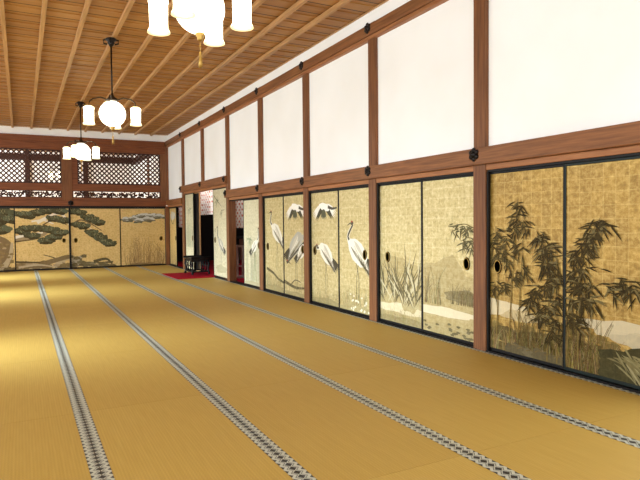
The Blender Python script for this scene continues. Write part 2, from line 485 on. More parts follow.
P.bamboo([(.70,.64),(.84,.60),(.78,.58),(.9,.52),(.78,.5),(.9,.44),(.8,.40),(.65,.37),(.92,.33),(.6,.31),(.82,.28),(.93,.22),(.84,.16),(.72,.24)],
         [[(.80,.02),(.82,.3),(.76,.66)],[(.92,.02),(.93,.3),(.9,.6)]], .155, 17, SB)
right_panel(4.089, 3.236, 'gold_deep', P, [(.13*w, .475*PH)], 'gold sliding panel painted with thin bamboo, dark pull, beside the post nearest the camera', 'bamboo panels', edge='lacquer')
w = 3.236-2.372
P = Paint(w, PH, 2)
P.blob(.65*w, .24*PH, .42, .07, (208,198,168), .75); P.blob(.85*w, .2*PH, .3, .07, (190,184,160), .7)
for k in range(34): P.blob(P.r.uniform(0,.5)*w, P.r.uniform(0,.2)*PH, .07, .035, P.r.choice(((90,80,48),(74,74,50),(112,100,64))), .6)
for k in range(50): P.blob(P.r.uniform(0,.55)*w, P.r.uniform(0,.16)*PH, .06, .03, P.r.choice(((62,54,32),(52,48,32),(84,74,46),(40,36,24))), .8)
P.reeds(0, .6*w, .02, .28, 100, (138,126,84), .5); P.reeds(0, .4*w, .02, .45, 60, (64,56,34), .4, .006, .8)
P.blob(.80*w, .07*PH, .34, .19, (34,42,30), .95); P.blob(.60*w, .04*PH, .2, .13, (48,52,36), .95); P.blob(.92*w, .04*PH, .2, .14, (28,36,28), .95)
for k in range(34):
    a = P.r.uniform(.3, 2.6); P.leaf(.66*w+P.r.gauss(0,.06), .12*PH+P.r.gauss(0,.03), -a*.5+.2, P.r.uniform(.12,.26), .016, P.r.choice(((148,146,112),(112,114,84),(86,90,66))), .8, .25)
P.bamboo([(.40,.71),(.34,.69),(.28,.66),(.25,.62),(.2,.59),(.13,.56),(.1,.47),(.2,.5),(.26,.43),(.15,.41),(.28,.36),(.1,.34),(.2,.34),(.08,.26),(.16,.24)],
         [[(.03,.05),(.08,.4),(.22,.6),(.38,.74)],[(.15,.05),(.17,.3),(.26,.46)]], .145, 16, SB)
P.stroke([(.18*w,.36*PH),(.4*w,.44*PH),(.66*w,.43*PH)], .008, .004, (84,72,40), .85)
P.bamboo([(.5,.435),(.58,.44),(.66,.44),(.72,.43)], [], .15, 11, SB)
right_panel(3.236, 2.372, 'gold_deep', P, [], 'gold sliding panel with drooping bamboo over a dark green mound, nearest the camera', 'bamboo panels', edge='lacquer_green')

# --- second bay: reeds and stream
w = 5.978-5.118
P = Paint(w, PH, 3)
P.blob(.5*w, .22*PH, .6, .46, (158,138,92), .5); P.blob(.5*w, .12*PH, .5, .06, (222,210,176), .7); P.blob(.75*w, .2*PH, .2, .16, (150,136,98), .5)
P.blob(.5*w, .03*PH, .5, .06, (112,98,62), .6)
for (cx, n) in ((.12, 16), (.38, 20), (.62, 22), (.85, 16)):
    for k in range(n):
        a = PI/2 + P.r.uniform(-.75,.75); P.leaf(cx*w+P.r.gauss(0,.03), .13*PH+P.r.random()*.1, a, P.r.uniform(.35,.85), .022, P.r.choice(((62,56,38),(84,76,50),(112,100,66),(200,190,154),(70,62,42))), .88, .18)
P.reeds(0, w, .02, .18, 50, (120,108,70), .5)
right_panel(5.978, 5.118, 'gold_pale', P, [(.22*w, .475*PH)], 'pale gold sliding panel painted with tall grey-green reeds by a stream', 'reed panels')
w = 5.118-4.254
P = Paint(w, PH, 4)
P.blob(.5*w, .22*PH, .6, .46, (158,138,92), .5); P.blob(.3*w, .28*PH, .3, .16, (150,132,88), .5); P.blob(.75*w, .27*PH, .26, .07, (92,80,52), .7)
P.blob(.45*w, .16*PH, .5, .05, (226,214,182), .8); P.blob(.5*w, .05*PH, .5, .07, (150,132,88), .6)
P.reeds(.55*w, w, .22*PH, .2, 46, (78,68,42), .5, .007, .85); P.reeds(0, .4*w, .2*PH, .4, 20, (96,86,54), .6, .007, .8)
for k in range(22): P.blob(P.r.uniform(.05,.95)*w, P.r.uniform(.02,.09)*PH, .03, .012, (58,52,36), .8)
P.bamboo([(.62,.69),(.72,.69),(.82,.68),(.9,.66),(.92,.6),(.86,.61),(.78,.6)], [[(.98,.68),(.8,.71),(.6,.70)],[(.98,.62),(.85,.63),(.74,.61)]], .13, 8, ((70,66,44),(94,88,60)))
right_panel(5.118, 4.254, 'gold_pale', P, [(.83*w, .475*PH)], 'pale gold sliding panel with a pale stream and a few bamboo leaves at its edge', 'reed panels', back=.0)

# --- third bay: cranes
w = 7.866-7.0
P = Paint(w, PH, 5)
P.fly(.5*w, .86*PH, .95, 1)
P.crane(.55*w, .44*PH, .92, -1, head=(.22*w, .52*PH), grey=False)
P.blob(.5*w, .03*PH, .5, .06, (136,120,80), .65); P.reeds(.05*w, .95*w, .02, .2, 50, (120,108,72), .5)
right_panel(7.866, 7.0, 'gold_pale', P, [(.15*w, .475*PH)], 'gold sliding panel with a crane standing below a flying crane', 'crane panels')
w = 7.0-6.143
P = Paint(w, PH, 6)
P.crane(.58*w, .47*PH, 1.1, -1, head=(.42*w, .72*PH))
P.reeds(0, w, .02, .36, 60, (140,128,86), .4, .006, .75); P.blob(.5*w, .03*PH, .5, .07, (140,126,84), .6)
for k in range(26): P.blob(P.r.uniform(.35,1.0)*w, P.r.uniform(.02,.15)*PH, .02, .014, (236,228,200), .8)
right_panel(7.0, 6.143, 'gold_pale', P, [(.80*w, .475*PH)], 'gold sliding panel with one tall white crane above small white flowers', 'crane panels')

# --- fourth bay: cranes
w = 9.754-8.90
P = Paint(w, PH, 8)
P.crane(.66*w, .60*PH, 1.0, -1, head=(.36*w, .84*PH))
P.stroke([(.1*w,.24*PH),(.45*w,.2*PH),(.7*w,.15*PH),(w,.12*PH)], .05, .04, (52,44,32), .9); P.reeds(0, w, .05, .4, 40, (120,110,76), .4, .006, .6)
P.blob(.5*w, .04*PH, .45, .06, (136,120,80), .7); P.reeds(0, w, .02, .16, 30, (130,118,80), .5)
right_panel(9.754, 8.90, 'gold_pale', P, [(.17*w, .475*PH)], 'gold sliding panel with a white crane facing left above a dark bough', 'crane panels')
w = 8.90-8.031
P = Paint(w, PH, 9)
P.fly(.55*w, .87*PH, 1.0, 1)
P.crane(.55*w, .50*PH, 1.15, 1, head=(.16*w, .34*PH), grey=True, bend=True)
P.crane(.80*w, .44*PH, .7, 1, head=(.95*w, .58*PH))
P.stroke([(0,.14*PH),(.5*w,.1*PH),(.9*w,.11*PH)], .06, .03, (52,44,32), .9); P.stroke([(.3*w,.11*PH),(.5*w,.17*PH),(.75*w,.16*PH)], .03, .012, (62,52,36), .85); P.reeds(0, w, .05, .3, 40, (120,110,76), .4, .006, .6)
P.blob(.5*w, .03*PH, .45, .05, (136,120,80), .7)
right_panel(8.90, 8.031, 'gold_pale', P, [(.85*w, .475*PH)], 'gold sliding panel with grey and white cranes, dark pull beside the post', 'crane panels')

# --- fifth bay: one panel closed, the other slid behind it
w = 10.87-9.919
P = Paint(w, PH, 10)
P.reeds(.1*w, .9*w, .05, .85, 50, (150,150,110), .3, .012, .6); P.cluster(.35*w, .55*PH, 14, .2, ((126,138,108),(160,164,128)))
P.crane(.62*w, .45*PH, .7, 1); P.blob(.5*w, .03*PH, .45, .05, (150,136,96), .6)
right_panel(10.87, 9.919, 'gold_silver', P, [(.88*w, .475*PH)], 'pale gold sliding panel with greenish reeds, half closing the doorway beside the cranes', 'panels by the altar room')
right_panel(10.84, 9.95, 'gold_pale', None, [], 'plain gold sliding panel pushed back behind the greenish reed panel', 'panels by the altar room', back=.05)
# --- tall middle opening
HT = 2.006
w = 12.90-11.807
P = Paint(w, HT, 11)
P.stroke([(.05*w,.93*HT),(.3*w,.86*HT),(.55*w,.8*HT)], .03, .012, (74,82,60), .85); P.cluster(.3*w, .87*HT, 12, .2, ((78,88,64),(104,112,82)))
P.cluster(.6*w, .74*HT, 8, .16, ((60,66,50),))
P.crane(.5*w, .36*HT, .8, -1, grey=True); P.blob(.5*w, .1*HT, .4, .09, (160,150,112), .6); P.leaf(.12*w, .5*HT, 1.6, .14, .03, (50,48,36))
right_panel(12.90, 11.807, 'gold_silver', P, [(.12*w, .42*HT)], 'tall pale panel painted with a grey bird, closing the near side of the altar opening', 'panels by the altar room', h=HT)
w = 15.419-14.60
P = Paint(w, HT, 12)
P.reeds(.1*w, .9*w, .3*HT, .7, 40, (140,146,108), .3, .012, .6); P.blob(.5*w, .08*HT, .4, .12, (150,140,104), .6); P.cluster(.5*w, .8*HT, 12, .2, ((96,104,78),(130,136,104)))
right_panel(15.419, 14.60, 'gold_silver', P, [(.85*w, .42*HT)], 'tall pale panel with green reeds on the far side of the altar opening', 'panels by the altar room', h=HT)
right_panel(15.0, 14.22, 'lacquer', None, [], 'tall dark panel with pale wooden edge, pushed back behind the tall green reed panel', 'panels by the altar room', back=.05, h=HT, edge='wood_batten')
# --- last bay before the far wall
w = 17.28-16.45
P = Paint(w, PH, 13)
P.blob(.5*w, .86*PH, .3, .12, (206,204,196), .85); P.stroke([(.2*w,.8*PH),(.5*w,.72*PH),(.8*w,.86*PH)], .04, .02, (70,76,70), .85)
P.reeds(0, w, .02, .5, 50, (116,104,74), .3)
right_panel(17.28, 16.45, 'gold_far', P, [(.86*w, .475*PH)], 'narrow looking gold panel with a pale rock, in the corner beside the far wall', 'panels by the altar room')

# --- far wall: pines and rocks
def far_panel(x0, x1, paint, pulls, label):
    return panel((x0, YF+.03, PZ), 0, x1-x0, PH, 'gold_far', paint, pulls, label, 'pine panels on the far wall')
BR = ((104,84,62),(80,64,46),(62,52,40),(150,134,110),(52,44,34))
w = 1.40
P = Paint(w, PH, 21)
P.stroke([(.62*w,0),(.80*w,.2*PH),(.84*w,.4*PH),(.62*w,.52*PH),(.3*w,.54*PH)], .5, .12, (112,92,68), .92)
P.stroke([(.74*w,0),(.9*w,.2*PH),(.95*w,.45*PH)], .16, .06, (176,160,132), .85)
for k in range(30): P.blob(P.r.uniform(.6,.95)*w, P.r.uniform(0,.45)*PH, .05, .03, P.r.choice(BR), .7)
for a, b in ((.8,.93),(.7,.8),(.75,.66),(.5,.9),(.4,.7),(.9,.83),(.2,.8)): P.pine(a*w, b*PH, .2, .085)
P.rocks(.5*w, w, .04, .09, BR, 6)
far_panel(-1.55, -.15, P, [], 'gold sliding panel with a thick pine trunk, left end of the far wall')
w = 1.35
P = Paint(w, PH, 22)
P.stroke([(0,.5*PH),(.25*w,.53*PH),(.5*w,.57*PH),(.62*w,.66*PH)], .17, .07, (150,132,104), .92)
P.stroke([(0,.53*PH),(.25*w,.57*PH),(.5*w,.6*PH)], .08, .04, (232,226,212), .95); P.stroke([(0,.46*PH),(.3*w,.49*PH),(.52*w,.52*PH)], .04, .02, (70,56,40), .9)
P.stroke([(.4*w,.76*PH),(.65*w,.87*PH),(.85*w,.9*PH),(w,.72*PH)], .09, .05, (230,222,206), .95); P.stroke([(.3*w,.78*PH),(.5*w,.80*PH),(.7*w,.74*PH)], .05, .03, (230,222,206), .9)
P.stroke([(.5*w,.72*PH),(.7*w,.8*PH),(.95*w,.72*PH)], .04, .02, (76,62,46), .9)
for a, b in ((.25,.88),(.42,.93),(.6,.96),(.82,.95),(.72,.83),(.9,.80),(.12,.63),(.22,.68),(.38,.68),(.54,.67),(.66,.64),(.56,.47),(.70,.53),(.82,.60),(.14,.9),(.3,.56)):
    P.pine(a*w, b*PH, .15, .062)
for k in range(70): P.blob(P.r.uniform(0,1)*w, P.r.uniform(0,.13)*PH*(.4+P.r.random()), .09, .04, P.r.choice(BR+((176,160,132),)), .75)
P.stroke([(0,.14*PH),(.45*w,.12*PH),(.72*w,.17*PH),(.5*w,.24*PH)], .05, .02, (48,40,32), .92); P.stroke([(.6*w,.13*PH),(.85*w,.2*PH),(w,.22*PH)], .05, .03, (48,40,32), .92)
P.stroke([(.3*w,.02*PH),(.6*w,.12*PH),(w,.2*PH)], .16, .1, (96,80,60), .85); P.stroke([(.05*w,.05*PH),(.4*w,.08*PH),(.75*w,.03*PH)], .06, .03, (178,164,140), .8)
far_panel(-.15, 1.20, P, [(.885*w, .465*PH)], 'gold sliding panel with snow-dusted pine boughs over brown rocks, left of the far centre seam')
w = 1.34
P = Paint(w, PH, 23)
P.stroke([(0,.7*PH),(.2*w,.8*PH),(.4*w,.74*PH),(.62*w,.62*PH)], .05, .02, (96,80,60), .9)
P.stroke([(0,.73*PH),(.15*w,.76*PH),(.3*w,.72*PH),(.5*w,.6*PH),(.7*w,.5*PH)], .03, .012, (224,214,196), .8)
for a, b in ((.07,.95),(.2,.93),(.34,.85),(.44,.81),(.56,.76),(.16,.73),(.26,.70),(.42,.60),(.50,.55),(.60,.50),(.70,.44),(.78,.40)): P.pine(a*w, b*PH, .13, .058)
for k in range(24): P.blob(P.r.uniform(0,.3)*w, P.r.uniform(0,.2)*PH, .08, .05, P.r.choice(((66,72,60),(92,92,78),(52,54,46),(150,146,130))), .85)
for k in range(30): P.blob(P.r.uniform(.2,.85)*w, P.r.uniform(0,.09)*PH, .09, .03, P.r.choice(((56,60,50),(44,46,38),(104,100,82))), .85)
P.stroke([(.45*w,.1*PH),(.7*w,.14*PH),(.82*w,.05*PH)], .09, .04, (42,46,38), .9)
far_panel(1.20, 2.54, P, [(.11*w, .465*PH)], 'gold sliding panel with descending pine branch and dark rocks, right of the far centre seam')
w = 1.285
P = Paint(w, PH, 24)
for a, b, r in ((.15,.81,.14),(.32,.83,.15),(.5,.87,.17),(.68,.87,.17),(.85,.86,.15),(.6,.81,.18),(.4,.79,.12)):
    P.blob(a*w, b*PH-.02, r*1.2, .075, (74,82,76), .9, .3); P.blob(a*w+.01, b*PH+.012, r*1.1, .05, (196,200,198), .9, .3); P.blob(a*w-.02, b*PH-.014, r*.8, .02, (104,116,116), .85, .4)
for k in range(110):
    x = P.r.uniform(.1,.95)*w; hh = P.r.uniform(.2,.55)*PH*(.5+.5*math.sin(PI*x/w)); P.stroke([(x,.02),(x+P.r.uniform(-.05,.05),hh*.6),(x+P.r.uniform(-.13,.13),hh)], .009, .004, P.r.choice(((118,84,52),(92,66,44),(140,104,66))), .75)
P.blob(.5*w, .02*PH, .5, .05, (92,70,46), .75)
far_panel(2.54, 3.825, P, [(.90*w, .465*PH)], 'gold sliding panel with grey snowy hill above brown dry reeds, far right corner')

# ------------------------------------------------------------------ setting: floor, ceiling, walls
fl = MB().box((-6, -3, -.12), (W+.2, 24, -.05)); fl.box((W+.2, 9.6, -.12), (9, 19, -.03))
tag(fl.build('floor', M['tatami']), kind='structure')
ce = MB(); y = -3.0
while y < 24:
    a, b = y, y+.31
    ce.face([(-4.5,a,CH-.006),(-4.5,b,CH+.006),(W+.1,b,CH+.006),(W+.1,a,CH-.006)], [(-4.5,a),(-4.5,b),(W+.1,b),(W+.1,a)])
    ce.face([(-4.5,b,CH+.006),(-4.5,b,CH-.006),(W+.1,b,CH-.006),(W+.1,b,CH+.006)], [(-4.5,b),(-4.5,b),(W,b),(W,b)])
    y += .31
ce.box((-4.5,-3,CH+.02), (W+.1,24,CH+.08))
tag(ce.build('ceiling', M['ceiling']), kind='structure')
for k in range(-9, 9):
    x = 1.205 + .4485*k
    if x > W-.1 or x < -4: continue
    trim(MB().box((x-.026, -3, CH-.058), (x+.026, YF, CH-.006)), M['wood_batten'], .003)
trim(MB().box((W+.005, -3, CH-.018), (W+.06, YF, CH-.004)), M['wood_batten'])
trim(MB().box((-4.5, YF-.01, CH-.018), (W, YF+.06, CH-.004)), M['wood_batten'])

# right wall plaster (upper panels and frieze), behind the posts
wr = MB()
wr.box((W+.05, -3, 1.93), (W+.16, 11.75, CH+.05)); wr.box((W+.05, 11.75, 2.24), (W+.16, 15.6, CH+.05)); wr.box((W+.05, 15.6, 1.93), (W+.16, 23.1, CH+.05))
wr.box((W+.05, YF+.15, -.05), (W+.16, 23.1, 1.93))
tag(wr.build('wall_right', M['plaster']), kind='structure')
trim(MB().box((W+.03, -3, CH-.205), (W+.05, YF, CH-.018)), M['plaster'], 0)

def nail_cover(parent, x, y, z, s=1.0, rz=0):
    """six-petalled black metal fitting over a nail head"""
    b = MB()
    b.lathe([(.001,-.036*s),(.014*s,-.034*s),(.02*s,-.022*s),(.026*s,-.016*s),(.03*s,0)], (0,0,0), 14, 'y')
    for k in range(6):
        a = PI/6 + k*PI/3
        b.lathe([(.001,-.016*s),(.017*s,-.013*s),(.024*s,0)], (.036*s*math.cos(a), 0, .036*s*math.sin(a)), 10, 'y')
    o = b.build('nail_cover', M['iron'], parent); o.location = (x, y, z); o.rotation_euler = (0, 0, rz)
    return o

# posts of the right wall
for k in range(-2, 10):
    y1 = Y0 + k*BAY; y0 = y1-.165
    if k == 7: continue
    if k > 7: y1 -= .95; y0 = y1-.1
    if k == 5: trim(MB().box((W, y0+.01, 2.24), (W+.14, y1-.01, CH-.172)), M['wood_post'])
    elif k in (4, 6):
        trim(MB().box((W, y0, -.05), (W+.16, y1, 2.245)), M['wood_post']); trim(MB().box((W, y0+.01, 2.245), (W+.14, y1-.01, CH-.172)), M['wood_post'])
    else:
        trim(MB().box((W, y0, -.05), (W+.16, y1, 1.78)), M['wood_post']); trim(MB().box((W+.004, y0+.008, 1.78), (W+.14, y1-.002, CH-.172)), M['wood_post'])
# black strip added beside each post, standing in for shade on its side
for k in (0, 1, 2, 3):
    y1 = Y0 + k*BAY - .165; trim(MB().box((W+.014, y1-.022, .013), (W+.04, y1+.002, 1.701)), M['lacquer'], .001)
# corner post
trim(MB().box((W-.06, YF, -.05), (W+.12, YF+.14, 1.76)), M['wood_post']); trim(MB().box((W-.19, YF, 1.905), (W+.12, YF+.14, 3.655)), M['wood_post'])
# nageshi beams and lintels
def nageshi(y0, y1, z0, z1, posts, caps=True):
    b = MB().box((W-.045, y0, z0), (W+.05, y1, z1)); o = trim(b, M['wood_beam'], .006)
    for y in posts: nail_cover(o, W-.045, y, (z0+z1)/2+.02, 1.15, R90)
    return o
MID = [Y0+k*BAY-.06 for k in range(-2, 8)]
nageshi(-1.4, 11.80, 1.775, 1.934, MID[0:6] + [11.80-.08])
nageshi(11.72, 15.66, 2.075, 2.243, [11.80, MID[7], 15.56])
nageshi(15.50, YF, 1.775, 1.934, [])
for a, b in ((2.366,4.089),(4.254,5.978),(6.143,7.866),(8.031,9.754),(9.919,11.642),(15.584,YF),(.48,2.2)):
    trim(MB().box((W+.008, a, 1.722), (W+.13, b, 1.775)), M['wood_kamoi']); trim(MB().box((W+.022, a, 1.701), (W+.13, b, 1.722)), M['lacquer'], .002)
    trim(MB().box((W+.005, a, -.05), (W+.13, b, .013)), M['lacquer'], .002)
trim(MB().box((W+.008, 11.807, 2.022), (W+.13, 15.419, 2.075)), M['wood_kamoi']); trim(MB().box((W+.005, 11.807, -.05), (W+.13, 15.419, .013)), M['lacquer'], .002)

# upper beam
ub = trim(MB().box((W-.035, -3, 3.545), (W+.06, YF, 3.676)), M['wood_beam'], .006)
for y in MID: nail_cover(ub, W-.035, y, 3.635, 1.15, R90)
trim(MB().box((W-.012, -3, 3.503), (W+.06, YF, 3.545)), M['wood_kamoi'])
trim(MB().box((W-.05, YF+.14, 3.50), (W+.06, 23.0, 3.70)), M['wood_dark'])

# far wall
XL = -4.5
trim(MB().box((XL, YF-.045, 1.753), (W-.05, YF+.09, 1.905)), M['wood_beam_x'], .006)
far_n = bpy.data.objects['trim_%d' % TRIM[0]]
nail_cover(far_n, 1.235, YF-.045, 1.83, 1.3)
trim(MB().box((XL, YF+.0, 1.702), (W-.06, YF+.10, 1.753)), M['lacquer'], .002)
trim(MB().box((XL, YF+.0, -.05), (W-.06, YF+.10, .013)), M['lacquer'], .002)
trim(MB().box((XL, YF+.0, 1.905), (W-.19, YF+.09, 1.985)), M['wood_beam_x'])
trim(MB().box((XL, YF-.015, 2.175), (W-.19, YF+.09, 2.365)), M['wood_beam_x'])
trim(MB().box((XL, YF-.02, 3.285), (W-.05, YF+.09, 3.48)), M['wood_beam_x']); trim(MB().box((XL, YF-.045, 3.48), (W-.05, YF+.09, 3.655)), M['wood_beam_x'])
trim(MB().box((1.02, YF-.03, 1.905), (1.285, YF+.12, 3.29)), M['wood_post'])
trim(MB().box((1.285, YF+.0, 2.365), (1.43, YF+.09, 3.285)), M['wood_beam_x'])
tag(MB().box((XL, YF+.01, 3.655), (W+.05, YF+.12, CH+.04)).build('wall_far', M['plaster']), kind='structure')
trim(MB().box((1.175, YF-.012, .0), (1.225, YF+.03, 1.83)), M['lacquer'], .003)

def lattice(x0, x1, z0, z1, label):
    t = empty('lattice_transom', (x0, YF+.02, z0), 0, label, 'lattice', 'lattice transoms of the far wall')
    w, h, b = x1-x0, z1-z0, .03
    f = MB(); f.box((0,0,0),(b,.05,h)); f.box((w-b,0,0),(w,.05,h)); f.box((b,0,0),(w-b,.05,b)); f.box((b,0,h-b),(w-b,.05,h))
    f.build('frame', M['wood_dark'], t)
    g = MB(); st = .128; wd = .036
    for sg in (1, -1):
        c = -h-w
        while c < w+h:
            # line x = c + sg*z, clipped to the frame
            pts = []
            za, zb = 0.0, h
            xa, xb = c+sg*za, c+sg*zb
            lo, hi = 0.0, 1.0
            d = xb-xa
            if d != 0:
                t0, t1 = (0-xa)/d, (w-xa)/d
                lo, hi = max(0, min(t0,t1)), min(1, max(t0,t1))
            if hi-lo > .02:
                y = .015 if sg > 0 else .03
                g.bar((xa+d*lo, y, h*lo), (xa+d*hi, y, h*hi), .014, wd, (0,1,0)) if False else g.bar((xa+d*lo, y, h*lo), (xa+d*hi, y, h*hi), wd, .015, (0,1,0))
            c += st
    g.build('lattice_bars', M['wood_dark'], t)
    return t
lattice(-2.9, 1.02, 2.365, 3.285, 'dark diamond lattice transom left of the far wall post')
lattice(1.43, W-.19, 2.365, 3.285, 'dark diamond lattice transom right of the far wall post')

def carved(x0, x1, seed, label):
    r = random.Random(seed)
    t = empty('carved_transom', (x0, YF+.02, 1.985), 0, label, 'carved panel', 'carved transoms of the far wall')
    w, h = x1-x0, .19
    f = MB(); f.box((0,0,0),(w,.05,.016)); f.box((0,0,h-.016),(w,.05,h)); f.box((0,0,0),(.03,.05,h)); f.box((w-.03,0,0),(w,.05,h))
    for k in range(1, int(w/.75)+1):
        pass
    f.build('frame', M['wood_dark'], t)
    g = MB(); x = .03
    while x < w-.06:
        # scrolling wave stems with leaves, cut through
        rr = r.uniform(.04, .07); cz = h/2 + r.uniform(-.02,.02); a0 = r.uniform(0, 6.28); pts = []
        for k in range(11):
            a = a0 + k*.5; q = rr*(1-.07*k); pts.append((x+rr+q*math.cos(a), .025, min(h-.01, max(.01, cz+q*math.sin(a)))))
        g.tube(pts, [.026-.001*k for k in range(11)], 5)
        for k in range(4):
            a = r.uniform(0, 6.28); b = Vector((x+rr+math.cos(a)*rr, .025, min(h-.02, max(.02, cz+math.sin(a)*rr)))); e = b + Vector((math.cos(a+.6)*.05, 0, math.sin(a+.6)*.04)); e.z = min(h-.005, max(.005, e.z))
            g.tube([b, (b+e)/2, e], [.006, .024, .005], 5)
        x += rr*1.35
    g.build('carved_scrolls', M['wood_dark'], t)
    return t
carved(-2.9, 1.02, 3, 'dark openwork carved transom with scrolls, left of the far post')
carved(1.285, W-.19, 5, 'dark openwork carved transom with scrolls, right of the far post')

# room beyond the far wall, seen through the lattice
wb = MB().box((-6, 23.06, -.05), (W+.1, 23.2, CH+.05))
wb.box((-6, YF+.02, -.05), (-1.56, YF+.12, 1.72)); wb.box((-6, YF+.06, 1.9), (-2.9, YF+.12, 3.7))
tag(wb.build('wall_back', M['plaster']), kind='structure')
trim(MB().box((-6, 23.0, 3.54), (W, 23.06, 3.77)), M['wood_dark']); trim(MB().box((-6, 23.0, 1.76), (W, 23.06, 1.96)), M['wood_dark'])
for x in (-1.6, .25, 2.18): trim(MB().box((x-.085, 22.98, -.05), (x+.085, 23.06, CH)), M['wood_dark'])

# ------------------------------------------------------------------ tatami mats
YS = [2.33 + 1.75*k for k in range(-1, 9)] + [YF]
YS = [y for y in YS if y < YF-.2] + [YF-.002]
ORD = ['first','second','third','fourth','fifth','sixth','seventh','eighth','ninth','tenth']
COLN = {4: 'strip along the right wall', 3: 'second strip from right wall', 2: 'third strip from right wall', 1: 'fourth strip from right wall', 0: 'fifth strip from right wall'}
def make_mat(w, l):
    t = empty('tatami_mat', (0,0,0))
    g = .0008
    b = MB().box((g, g, -.05), (w-g, l-g, 0)); b.build('woven_surface', M['tatami'], t)
    for s in (0, 1):
        e = MB(); hw = .050
        if s == 0: x0, x1, u0, u1 = g, hw, 1, 0
        else: x0, x1, u0, u1 = w-hw, w-g, 0, 1
        e.face([(x0,g,.0012),(x1,g,.0012),(x1,l-g,.0012),(x0,l-g,.0012)], [(u0,0),(u1,0),(u1,l),(u0,l)])
        e.face([(x0,g,-.03),(x0,g,.0012),(x0,l-g,.0012),(x0,l-g,-.03)] if s == 0 else [(x1,g,-.03),(x1,g,.0012),(x1,l-g,.0012),(x1,l-g,-.03)], [(1,0),(1,0),(1,l),(1,l)])
        e.build('cloth_edging', M['heri'], t)
    return t
for ci in range(5):
    x0, x1 = PX[ci+1], PX[ci+2]
    proto = None; nrow = len(YS)-1
    for ri in range(nrow):
        y0, y1 = YS[ri], YS[ri+1]
        if ri < nrow-1:
            o = make_mat(x1-x0, 1.75) if proto is None else copy_tree(proto)
            proto = proto or o
        else: o = make_mat(x1-x0, y1-y0)
        o.location = (x0, y0, 0)
        tag(o, 'straw tatami mat, %s, %s row before the pine panels' % (COLN[ci], ORD[nrow-1-ri]), 'tatami mat', 'tatami mats')

# ------------------------------------------------------------------ chandeliers
def make_chandelier(L):
    """hangs from z=0 (ceiling batten) down; globe centre at -L"""
    t = empty('hanging_chandelier', (0,0,0))
    b = MB(); b.lathe([(.05,0),(.075,-.012),(.07,-.035),(.045,-.05),(.05,-.065),(.03,-.10),(.012,-.125)], (0,0,0), 16)
    for k in range(4):
        a = k*PI/2; b.tube([(.05*math.cos(a),.05*math.sin(a),-.02),(.10*math.cos(a),.10*math.sin(a),-.03),(.095*math.cos(a),.095*math.sin(a),-.075),(.05*math.cos(a),.05*math.sin(a),-.085)], .012, 6)
    b.build('ceiling_mount', M['iron'], t)
    MB().tube([(0,0,-.11),(0,0,-L+.26)], .011, 8).build('rod', M['iron'], t)
    c = MB(); c.lathe([(.012,.30),(.018,.26),(.035,.235),(.075,.205),(.085,.185),(.06,.18)], (0,0,-L), 20)
    c.lathe([(.20,.035),(.21,.02),(.2,.005)], (0,0,-L), 32) if False else None
    c.build('canopy_cap', M['bronze'], t)
    prof = [(.055,.172)]
    for k in range(1, 17):
        a = PI/2 - .30 - k*(PI-.45)/16
        prof.append((.178*math.cos(a), .178*math.sin(a)))
    prof += [(.02,-.182)]
    g = MB().lathe(prof, (0,0,-L), 32).build('glass_globe', M['globe'], t)
    f = MB().lathe([(.03,-.172),(.034,-.19),(.02,-.206),(.024,-.218),(.008,-.232)], (0,0,-L), 14); f.build('finial', M['brass'], t)
    ts = MB().tube([(0,0,-L-.23),(0,0,-L-.31)], .004, 6); ts.lathe([(.004,0),(.012,-.02),(.008,-.035),(.014,-.06),(.016,-.115),(.002,-.12)], (0,0,-L-.30), 8)
    ts.build('pull_tassel', M['brass'], t)
    for k in range(4):
        a = k*PI/2; ca, sa = math.cos(a), math.sin(a)
        arm = MB().tube([(.07*ca,.07*sa,-L+.195),(.15*ca,.15*sa,-L+.225),(.25*ca,.25*sa,-L+.205),(.30*ca,.30*sa,-L+.165),(.31*ca,.31*sa,-L+.10)], .010, 7)
        arm.build('arm', M['bronze'], t)
        s = MB().lathe([(.012,.115),(.045,.11),(.072,.085),(.072,.07),(.066,.06),(.064,-.08),(.066,-.115),(.079,-.138),(.081,-.148),(.062,-.142),(.02,-.12)], (.31*ca,.31*sa,-L-.005), 20)
        s.build('lamp_shade', M['shade'], t)
    return t
L = CH-.058-2.775
ch = make_chandelier(L)
# right-handed turn of the arms for each lamp
spec = [((1.165, 8.45), -15, 'black rodded chandelier with white globe, in full view below ceiling'),
        ((1.165, 4.06), -36, 'nearest chandelier with bright shades, cut by top of the photo'),
        ((1.165, 13.1), -28, 'third chandelier from the camera, in front of the far lattice'),
        ((1.16, 19.5), -5, 'dim chandelier half hidden behind the far wall lattice')]
for i, ((x, y), rz, lb) in enumerate(spec):
    o = ch if i == 0 else copy_tree(ch)
    o.location = (x, y, CH-.058); o.rotation_euler = (0, 0, math.radians(rz))
    tag(o, lb, 'chandelier', 'hanging chandeliers')

